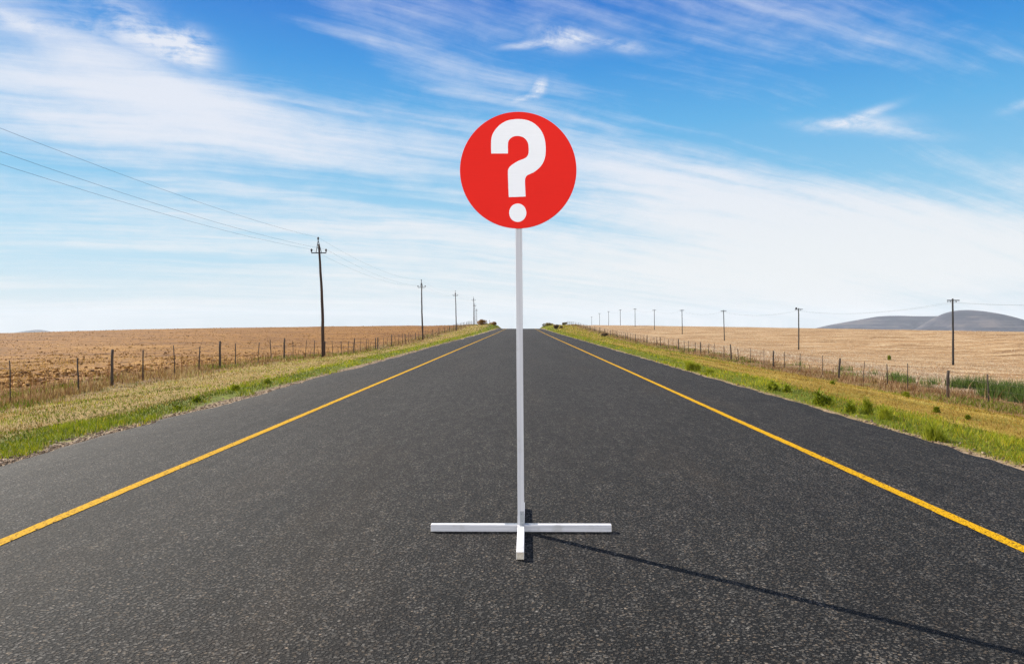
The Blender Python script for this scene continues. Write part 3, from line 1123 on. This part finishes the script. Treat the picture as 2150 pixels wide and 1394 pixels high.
def blade_object(name, parts, mat, label=None, cat=None, kind='stuff', group=None, parent=None):
    Vs, Qs, Ts, Cs, o = [], [], [], [], 0
    for V, q, t, C in parts:
        Vs.append(V)
        Qs.append(q + o)
        Ts.append(t + o)
        Cs.append(C)
        o += len(V)
    me = np_mesh(name, np.concatenate(Vs), [np.concatenate(Qs), np.concatenate(Ts)], False, np.concatenate(Cs))
    return tag(link(name, me, mat, parent), label, cat, group, kind)


def pal(cols, u):
    """blend through a list of linear colours by u in 0..1"""
    c = np.array(cols)
    u = np.clip(u, 0, 1) * (len(c) - 1)
    i = np.minimum(u.astype(int), len(c) - 2)
    f = (u - i)[:, None]
    return c[i] * (1 - f) + c[i + 1] * f


def ysamp(n, y0, y1, g):
    u = g.uniform(0, 1, n)
    return 1 / (u * (1 / y0 - 1 / y1) + 1 / y1)


GREEN = [(.045, .070, .004), (.14, .19, .007), (.28, .33, .012), (.46, .47, .03)]
STRAW = [(.18, .105, .026), (.36, .235, .068), (.54, .38, .13), (.72, .55, .26)]
OCHRE = [(.21, .115, .016), (.42, .245, .036), (.58, .38, .075), (.72, .53, .16)]
REDDRY = [(.09, .034, .014), (.26, .115, .046), (.46, .26, .12), (.66, .48, .29)]


def verge(side, n, seed):
    g = np.random.default_rng(seed)
    y = ysamp(n, 6.5, 215, g)
    if side < 0:
        d = g.uniform(0, 9.3, n) ** 1.0
        x = EDGE_L - .06 - d
    else:
        d = g.uniform(0, 10.6, n)
        x = EDGE_R + .04 + d
    p1, p2, p3 = vn(x, y * .6, 2.2, seed, 3), vn(x, y * .5, .7, seed + 3, 3), vn(x, y * .35, 5.5, seed + 5, 2)
    if side < 0:
        gband = sstep(d + (p1 - .5) * 3.6 + (p3 - .5) * 1.6, 3.1, 1.5) * sstep(d + (p2 - .5) * 1.4, .15, .5)
        gm = np.maximum(gband, sstep(p1 * .6 + p3 * .5 + .06 * sstep(d, 5, 2), .46, .64) * .72 * sstep(d, 7.5, 6))
        keep = g.random(n) < np.where(gband > .4, .95, sstep(d + (p2 - .5) * .9, .25, 1.0) * (.35 + .6 * p2))
    else:
        gband = sstep(d + (p1 - .5) * 4.0 + (p3 - .5) * 1.5, 2.7, .7)
        gm = np.maximum(gband * .92, sstep(p1 * .55 + p3 * .55 + .12 * sstep(y, 40, 100), .46, .70) * .85 * sstep(d, 10, 8.5))
        keep = g.random(n) < np.where(gband > .4, .45 + .75 * p2, .40 + .55 * p2) * sstep(d + (p2 - .5) * .7, .0, .28)
    isg = g.random(n) < gm
    u = np.clip(g.normal(.56, .24, n) + (p2 - .5) * 1.1, 0, 1)
    isg &= g.random(n) < np.where(side > 0, .90, .97)
    col = np.where(isg[:, None], pal(GREEN, u), pal(STRAW if side < 0 else OCHRE, u))
    if side > 0:                                        # darker streaks that run along the verge
        sk = vn(x, y * .13, .55, 91, 3)
        col = np.where(isg[:, None], col, col * (.45 + .95 * sk)[:, None] * np.stack([1 + 0 * sk, .82 + .3 * sk, .8 + .3 * sk], -1))
    else:
        olive = sstep(vn(x, y * .5, 1.0, 92, 3), .5, .68) * (g.random(n) < .75)
        col = np.where(isg[:, None], col, col * (1 - olive[:, None] * np.array([.30, .14, .25])) * (.6 + .75 * vn(x, y, .45, 93, 2))[:, None])
    u_ = np.clip(u - .22 * sstep(y, 30, 12) * (side < 0), 0, 1)
    col = np.where((isg & (side < 0))[:, None], pal(GREEN, u_), col)
    warm = (g.random(n) < .14)[:, None]
    col = np.where(warm & isg[:, None], col * np.array([1.7, 1.25, 1.0]), col)
    h = np.where(isg, np.where(gband > .3, g.uniform(.03, .085, n) * (.2 + 2.1 * p2 * p2 + .6 * p1), g.uniform(.03, .07, n)), g.uniform(.03, .07, n) * (1.25 if side < 0 else .85))
    w = np.maximum(g.uniform(.004, .009, n), .00085 * y) * np.where(isg, 1.1, 1.0)
    h = np.maximum(h, .0009 * y)
    k_ = keep
    return x[k_], y[k_], h[k_], w[k_], col[k_]


x, y, h, w, c = verge(-1, 120000, 201)
blade_object('verge_grass', [blades(x, y, h, w, c, .8, seed=1)], M['grass'], 'green and straw coloured grass on the verge left of the road', 'grass')
x, y, h, w, c = verge(1, 140000, 202)
blade_object('verge_grass', [blades(x, y, h, w, c, .8, seed=2)], M['grass'], 'green and ochre grass on the verge right of the road', 'grass')


def fence_strip(side, n, seed):
    g = np.random.default_rng(seed)
    y = ysamp(n, 14, 230, g)
    x = (XL if side < 0 else XR) + g.normal(-side * .0, 1, n) * (.85 if side < 0 else .9) + side * (.45 if side < 0 else .35)
    p = vn(x, y * .6, 1.4, seed, 3)
    keep = g.random(n) < sstep(p, .25, .6)
    u = np.clip(g.normal(.5, .24, n) + (p - .5) * .7, 0, 1)
    col = pal(STRAW if side < 0 else REDDRY, u)
    if side < 0:
        brown = (g.random(n) < .35)[:, None]
        col = np.where(brown, pal(REDDRY, u), col)
    else:
        straw = (g.random(n) < .3)[:, None]
        col = np.where(straw, pal(STRAW, u) * .9, col)
    ol = (vn(x, y * .4, 1.7, seed + 9, 3) > .55) & (g.random(n) < .6)
    col = np.where(ol[:, None], pal(GREEN, u * .75), col)
    h = g.uniform(.06, .26, n) * (.35 + p) * (1.0 if side < 0 else .9)
    tall = g.random(n) < (.025 if side < 0 else .012)
    h = np.where(tall, g.uniform(.35, .75, n), h)
    col = np.where(tall[:, None], pal(REDDRY, u * .8), col)
    w = np.maximum(g.uniform(.004, .010, n), .0008 * y)
    return [a[keep] for a in (x, y, h, w, col)]


x, y, h, w, c = fence_strip(-1, 42000, 211)
blade_object('dry_grass', [blades(x, y, h, w, c, .55, seed=3)], M['dry'], 'tall dry straw and brown stalks along the foot of the left fence', 'dry grass')
x, y, h, w, c = fence_strip(1, 42000, 212)
blade_object('dry_grass', [blades(x, y, h, w, c, .8, seed=4)], M['dry'], 'reddish dry grass and litter along the foot of the right fence', 'dry grass')

# tall green reeds just inside the right fence
g = np.random.default_rng(77)
n = 26000
y = g.uniform(20, 33, n)
x = 17.1 + g.uniform(0, 3.2, n) + (y - 26) * .02
p = vn(x, y, 1.1, 71, 3)
kp = g.random(n) < sstep(p + sstep(y, 29, 25) * .2 - sstep(x, 18.8, 20.4) * .35, .36, .58) * .85
y2 = g.uniform(33, 48, n // 2)
x2 = 17.0 + g.uniform(0, 1.9, n // 2)
p2 = vn(x2, y2, 1.6, 72, 3)
k2 = g.random(n // 2) < sstep(p2, .48, .70) * .5
hh = g.uniform(.18, .72, n) * (.45 + .85 * p)
h2 = g.uniform(.2, .5, n // 2) * (.5 + .7 * p2)
G2 = [(.025, .050, .008), (.075, .125, .018), (.15, .22, .035), (.28, .34, .08)]
b1 = blades(x[kp], y[kp], hh[kp], np.full(kp.sum(), .02), pal(G2, np.clip(g.normal(.45, .25, n), 0, 1))[kp], .45, seed=5)
b2 = blades(x2[k2], y2[k2], h2[k2], np.full(k2.sum(), .025), pal(G2, np.clip(g.normal(.55, .25, n // 2), 0, 1))[k2], .5, seed=6)
blade_object('tall_grass', [b1, b2], M['grass'], 'tall green reed grass growing just behind the right fence', 'tall grass')

# stubble on the right field
g = np.random.default_rng(78)
n = 120000
y = ysamp(n, 16, 330, g)
t = g.uniform(.05, .72, n)
x = 17.5 + g.random(n) ** 1.3 * np.maximum(.72 * y - 15, 3)
row = vn(x * .06, y, .9, 73, 3)
kp = (g.random(n) < sstep(row, .3, .62)) & (x > 17.6)
u = np.clip(g.normal(.62, .22, n) + (row - .5) * .8, 0, 1)
SC_ = [(.28, .15, .07), (.52, .33, .185), (.70, .52, .34), (.86, .74, .56)]
blade_object('stubble', [blades(x[kp], y[kp], g.uniform(.05, .15, n)[kp], np.maximum(.012, .0010 * y)[kp], pal(SC_, u)[kp], 1.2, seed=7)], M['dry'], 'pale straw stubble covering the field right of the road', 'stubble')


def chunks(x, y, r, col, flat=.65, sink=.3, seed=0):
    """irregular eight-cornered lumps"""
    g = np.random.default_rng(seed)
    n = len(x)
    base = np.array([[-1, -1, -1], [1, -1, -1], [1, 1, -1], [-1, 1, -1], [-.7, -.7, 1], [.7, -.7, 1], [.7, .7, 1], [-.7, .7, 1]], float)
    V = base[None] * g.uniform(.55, 1.25, (n, 8, 1)) * .62
    V = V + g.normal(0, .12, (n, 8, 3))
    a = g.uniform(0, 6.28, n)
    ca, sa = np.cos(a)[:, None], np.sin(a)[:, None]
    vx, vy = V[..., 0] * ca - V[..., 1] * sa, V[..., 0] * sa + V[..., 1] * ca
    V = np.stack([vx * g.uniform(.8, 1.4, (n, 1)), vy, V[..., 2] * flat], -1) * r[:, None, None]
    z = terrain(x, y) + r * flat * (.62 - sink)
    V = V + np.stack([x, y, z], -1)[:, None, :]
    f = np.array([[0, 3, 2, 1], [4, 5, 6, 7], [0, 1, 5, 4], [1, 2, 6, 5], [2, 3, 7, 6], [3, 0, 4, 7]])
    Fq = (np.arange(n)[:, None, None] * 8 + f[None]).reshape(-1, 4)
    return V.reshape(-1, 3), Fq, np.repeat(col, 8, 0)


def mat_vcol(name, rough=.95):
    m_, n_, b_, pos = material(name)
    a = n_.new('ShaderNodeAttribute', attribute_name='col')
    gg = n_.noise(pos, 18, 4, .65)
    f = n_.lin(gg, .3, .7, .72, 1.25)
    n_.put(b_.inputs['Base Color'], n_.mix(1.0, a.outputs['Color'], n_.vec(f, f, f), 'MULTIPLY'))
    b_.inputs['Roughness'].default_value = rough
    b_.inputs['Specular IOR Level'].default_value = .15
    return m_


M['lump'] = mat_vcol('soil_and_stone')
# clods on the ploughed left field
g = np.random.default_rng(79)
n = 34000
y = ysamp(n, 14, 290, g)
x = -(15.0 + g.random(n) ** 1.2 * np.maximum(.80 * y - 8, 4))
p = vn(x, y, 3.0, 75, 3)
kp = g.random(n) < .15 + .85 * sstep(p, .42, .62)
r = np.maximum(.022 + .10 * g.random(n) ** 4, .0007 * y)
col = pal([(.08, .032, .008), (.24, .108, .024), (.42, .205, .048), (.62, .36, .10)], np.clip(g.normal(.5, .25, n), 0, 1))
V, Fq, C = chunks(x[kp], y[kp], r[kp], col[kp], .7, .3, 9)
tag(link('soil_clods', np_mesh('soil_clods', V, [Fq], False, C), M['lump']), 'brown earth clods lying over the ploughed left field', 'soil', None, 'stuff')
# dry straw bits on the left field
n = 42000
y = ysamp(n, 14, 290, g)
x = -(14.6 + g.random(n) ** 1.3 * np.maximum(.80 * y - 8, 4))
p = vn(x, y, 2.0, 76, 3)
kp = g.random(n) < sstep(p, .42, .66) * np.where(y > 55, .35, 1)
u = np.clip(g.normal(.5, .25, n), 0, 1)
blade_object('straw_stalks', [blades(x[kp], y[kp], g.uniform(.04, .15, n)[kp], np.maximum(.010, .0009 * y)[kp], pal([(.24, .115, .024), (.44, .24, .060), (.62, .38, .11), (.78, .55, .22)], u)[kp], 1.4, seed=8)],
             M['dry'], 'golden straw scattered over the ploughed left field', 'straw')
# loose gravel at the ragged edges of the tar
n = 6500
y = ysamp(n, 6.5, 70, g)
left = g.random(n) < .85
x = np.where(left, EDGE_L - .02 - np.abs(g.normal(0, .26, n)), EDGE_R + .03 + np.abs(g.normal(0, .14, n)))
r = np.maximum(.005 + .024 * g.random(n) ** 4, .00045 * y)
col = pal([(.12, .075, .045), (.28, .195, .125), (.42, .31, .21), (.56, .45, .33)], np.clip(g.normal(.5, .25, n), 0, 1))
V, Fq, C = chunks(x, y, r, col, .7, .1, 10)
tag(link('gravel', np_mesh('gravel', V, [Fq], False, C), M['lump']), 'pale gravel along the ragged edges of the road', 'gravel', None, 'stuff')


# ------------------------------------------------------------------ single weeds and bushes
def ground_at(px, py):
    """first point of the terrain seen at a photo pixel"""
    lo, prev = 4.0, 4.0
    for Yd in np.geomspace(4, 400, 600):
        p = at(px, py, Yd)
        if p.z < tz(p.x, p.y):
            break
        prev = Yd
    for _ in range(12):
        mid_ = (prev + Yd) / 2
        p = at(px, py, mid_)
        if p.z < tz(p.x, p.y):
            Yd = mid_
        else:
            prev = mid_
    p = at(px, py, prev)
    return Vector((p.x, p.y, tz(p.x, p.y)))


def weed(px, py, wpx, hpx, label, dark=.45, kind='leafy', seed=0):
    b = ground_at(px, py)
    s = b.y / F
    R_, H_ = wpx * s / 2, hpx * s
    g = np.random.default_rng(seed + 900)
    n = {'leafy': 300, 'grassy': 360, 'feathery': 420}[kind]
    nl = 5 if hpx > 13 else 1
    la, lr = g.uniform(0, 6.28, nl), g.uniform(.2, .6, nl)
    cx, cy = R_ * lr * np.cos(la), R_ * lr * np.sin(la)
    cx[0], cy[0] = 0, 0
    
    sz, ht = g.uniform(.3, .62, nl) * R_ * (1.3 if nl == 1 else 1), g.uniform(.4, 1.15, nl)
    ht[0] = 1.1
    li = g.integers(0, nl, n)
    q_ = np.abs(g.normal(0, .55, n))
    aa = g.uniform(0, 6.28, n)
    lx, ly = cx[li] + sz[li] * q_ * np.cos(aa), cy[li] + sz[li] * q_ * np.sin(aa)
    lump = vn(lx + b.x, ly + b.y, R_ * .5, seed, 2)
    hh = H_ * ht[li] * np.maximum(1.05 - .5 * q_ ** 2, .25) * (.45 + .85 * lump)
    col = pal(GREEN, np.clip(g.normal(dark + .22, .26, n), 0, 1))
    if kind == 'leafy':                                 # broad short leaves scattered up the plant
        z0 = hh * g.uniform(0, .7, n)
        V, q, t, C = blades(lx, ly, np.maximum(hh * .45, .03), np.maximum(.022, g.uniform(.014, .035, n)) * (1 + b.y / 40), col, 1.5, z=z0, seed=seed)
    elif kind == 'grassy':
        V, q, t, C = blades(lx, ly, hh, np.maximum(.009, .0008 * b.y) * np.ones(n), col, .7, z=0 * lx - .02, seed=seed)
    else:
        z0 = hh * g.uniform(0, .6, n)
        V, q, t, C = blades(lx * .8, ly * .8, hh * .5, np.maximum(.007, .0007 * b.y) * np.ones(n), col, 1.0, z=z0, seed=seed)
    dz_ = terrain(V[:, 0] + b.x, V[:, 1] + b.y) - b.z
    V = V + np.stack([0 * dz_, 0 * dz_, dz_ * .8], -1)
    o = blade_object('weed_clump', [(V, q, t, C)], M['grass'], label, 'weed', None, 'single green weeds on the verges')
    o.location = b
    return o


weed(1723, 851, 54, 28, 'large dark leafy weed by the right road edge, left of the feathery weed', .3, 'leafy', 1)
weed(1785, 866, 30, 20, 'small dark leafy weed touching the left side of the feathery weed', .35, 'leafy', 2)
weed(1819, 868, 40, 34, 'tall feathery olive weed at the right road edge', .45, 'feathery', 3)
weed(1862, 880, 46, 32, 'loose light green grass tuft right of the feathery weed', .7, 'grassy', 4)
weed(1962, 925, 66, 44, 'big bushy grass clump overhanging the tar, nearest at the right road edge', .55, 'grassy', 5)
weed(1622, 819, 32, 20, 'dark leafy weed at the right road edge, left one of a pair', .35, 'leafy', 6)
weed(1652, 823, 26, 18, 'dark leafy weed at the right road edge, right one of a pair', .4, 'leafy', 7)
weed(1448, 778, 20, 26, 'bright upright grass tuft on the right road edge, taller of two side by side', .75, 'grassy', 8)
weed(1466, 779, 15, 18, 'bright upright grass tuft on the right road edge, shorter of two side by side', .7, 'grassy', 9)
weed(1489, 788, 24, 20, 'bright rounded grass tuft on the right road edge, just nearer than two upright tufts', .65, 'grassy', 10)
weed(1748, 808, 14, 9, 'tiny green weed in mown grass close to the right fence', .5, 'leafy', 11)
weed(1966, 866, 22, 9, 'low dark weed alone in the ochre grass below the thickest right fence post', .3, 'leafy', 12)
weed(2032, 880, 18, 9, 'low dark weed alone in the ochre grass at far right', .3, 'leafy', 13)
weed(1902, 834, 22, 12, 'low bright green weed at the foot of the right fence', .55, 'leafy', 14)
weed(1867, 756, 11, 9, 'lone olive bush out in the pale stubble field', .4, 'feathery', 15)
weed(495, 820, 26, 14, 'olive feathery weed on the left verge, nearer the fence', .5, 'feathery', 16)
weed(415, 844, 26, 16, 'dark leafy weed at the left road edge, largest on that side', .3, 'leafy', 17)
weed(372, 860, 24, 11, 'low dark weed on the left verge close to the camera', .3, 'leafy', 18)
weed(560, 806, 32, 13, 'bushy olive weed at the left road edge, farther away', .45, 'feathery', 19)


def bush(px, py, Yd, wpx, hpx, cols, label, seed, lumps=6):
    b = at(px, py, Yd)
    b.z = min(tz(b.x, b.y), b.z + .4)
    s = Yd / F
    W_, H_ = wpx * s, hpx * s
    o = empty('bush', b, (0, 0, 0), label, 'bush', 'bushes on the road crest')
    q = random.Random(seed)
    g = np.random.default_rng(seed)
    st = MB()
    cs = []
    for i in range(lumps):
        c = Vector((q.uniform(-.36, .36) * W_, q.uniform(-.3, .3) * W_, H_ * q.uniform(.35, .72)))
        cs.append((c, q.uniform(.20, .30) * min(W_, 1.6 * H_)))
        st.tube([(c.x * .15, c.y * .15, -.3), tuple(c * .55), tuple(c)], [.05, .035, .015], 6)
    st.build('stems', M['pole'], o)
    Vs, col = [], []
    for c, r in cs:
        n = 260
        d = g.normal(0, 1, (n, 3))
        d /= np.linalg.norm(d, axis=1)[:, None]
        P = np.array(c) + d * (r * g.uniform(.45, 1.15, n) ** .6)[:, None] * np.array([1.15, 1.15, .9])
        P[:, 2] = np.maximum(P[:, 2], .02)
        a = g.normal(0, 1, (n, 3))
        a /= np.linalg.norm(a, axis=1)[:, None]
        e = np.cross(a, g.normal(0, 1, (n, 3)))
        e /= np.linalg.norm(e, axis=1)[:, None]
        L = g.uniform(.06, .13, n)[:, None]
        Vs.append(np.stack([P - a * L - e * L * .3, P + e * L * .45, P + a * L, P - e * L * .45], 1).reshape(-1, 3))
        col.append(np.repeat(pal(cols, np.clip(g.normal(.5, .25, n) + q.uniform(-.2, .2), 0, 1)), 4, 0))
    V = np.concatenate(Vs)
    Fq = np.arange(len(V)).reshape(-1, 4)
    link('foliage', np_mesh('foliage', V, [Fq], False, np.concatenate(col)), M['grass'], o)
    return o


RUST = [(.09, .040, .012), (.26, .12, .026), (.46, .24, .05), (.60, .36, .10)]
OLV = [(.05, .045, .014), (.16, .13, .04), (.32, .24, .075), (.46, .36, .13)]
DRK = [(.04, .030, .016), (.12, .085, .042), (.24, .17, .08), (.36, .27, .14)]
bush(1011, 686, 176, 19, 12.5, RUST, 'rust brown rounded bush at the left of the road crest', 301, 8)
bush(1034, 687, 186, 14, 8, RUST, 'low brown bush next to the tar at the left of the road crest', 302, 6)
bush(1151, 689, 186, 24, 7.5, OLV, 'low dark scrub where the road meets the sky on the right', 303, 8)
bush(1171, 694, 150, 22, 8, DRK, 'dark brown scrub on the grassy bank right of the road crest', 304, 7)
bush(1185, 683, 215, 11, 6, OLV, 'small dark bush at the end of the right fence on the skyline', 305, 5)
bush(1269, 703, 121, 14, 6.5, DRK, 'dark bush at the right fence, half way to the crest', 306, 5)

# ------------------------------------------------------------------ air
hz = MB()
hz.box(-7600, 7600, -70, 7600, -260, 120)
mh = bpy.data.materials.new('haze')
mh.use_nodes = True
for n_ in list(mh.node_tree.nodes):
    if n_.type == 'BSDF_PRINCIPLED':
        mh.node_tree.nodes.remove(n_)
pv = mh.node_tree.nodes.new('ShaderNodeVolumePrincipled')
pv.inputs['Color'].default_value = (.80, .89, 1.0, 1)
pv.inputs['Density'].default_value = .000045
pv.inputs['Anisotropy'].default_value = 0.0
mh.node_tree.links.new(pv.outputs[0], mh.node_tree.nodes['Material Output'].inputs['Volume'])
tag(hz.build('haze', mh), kind='stuff')
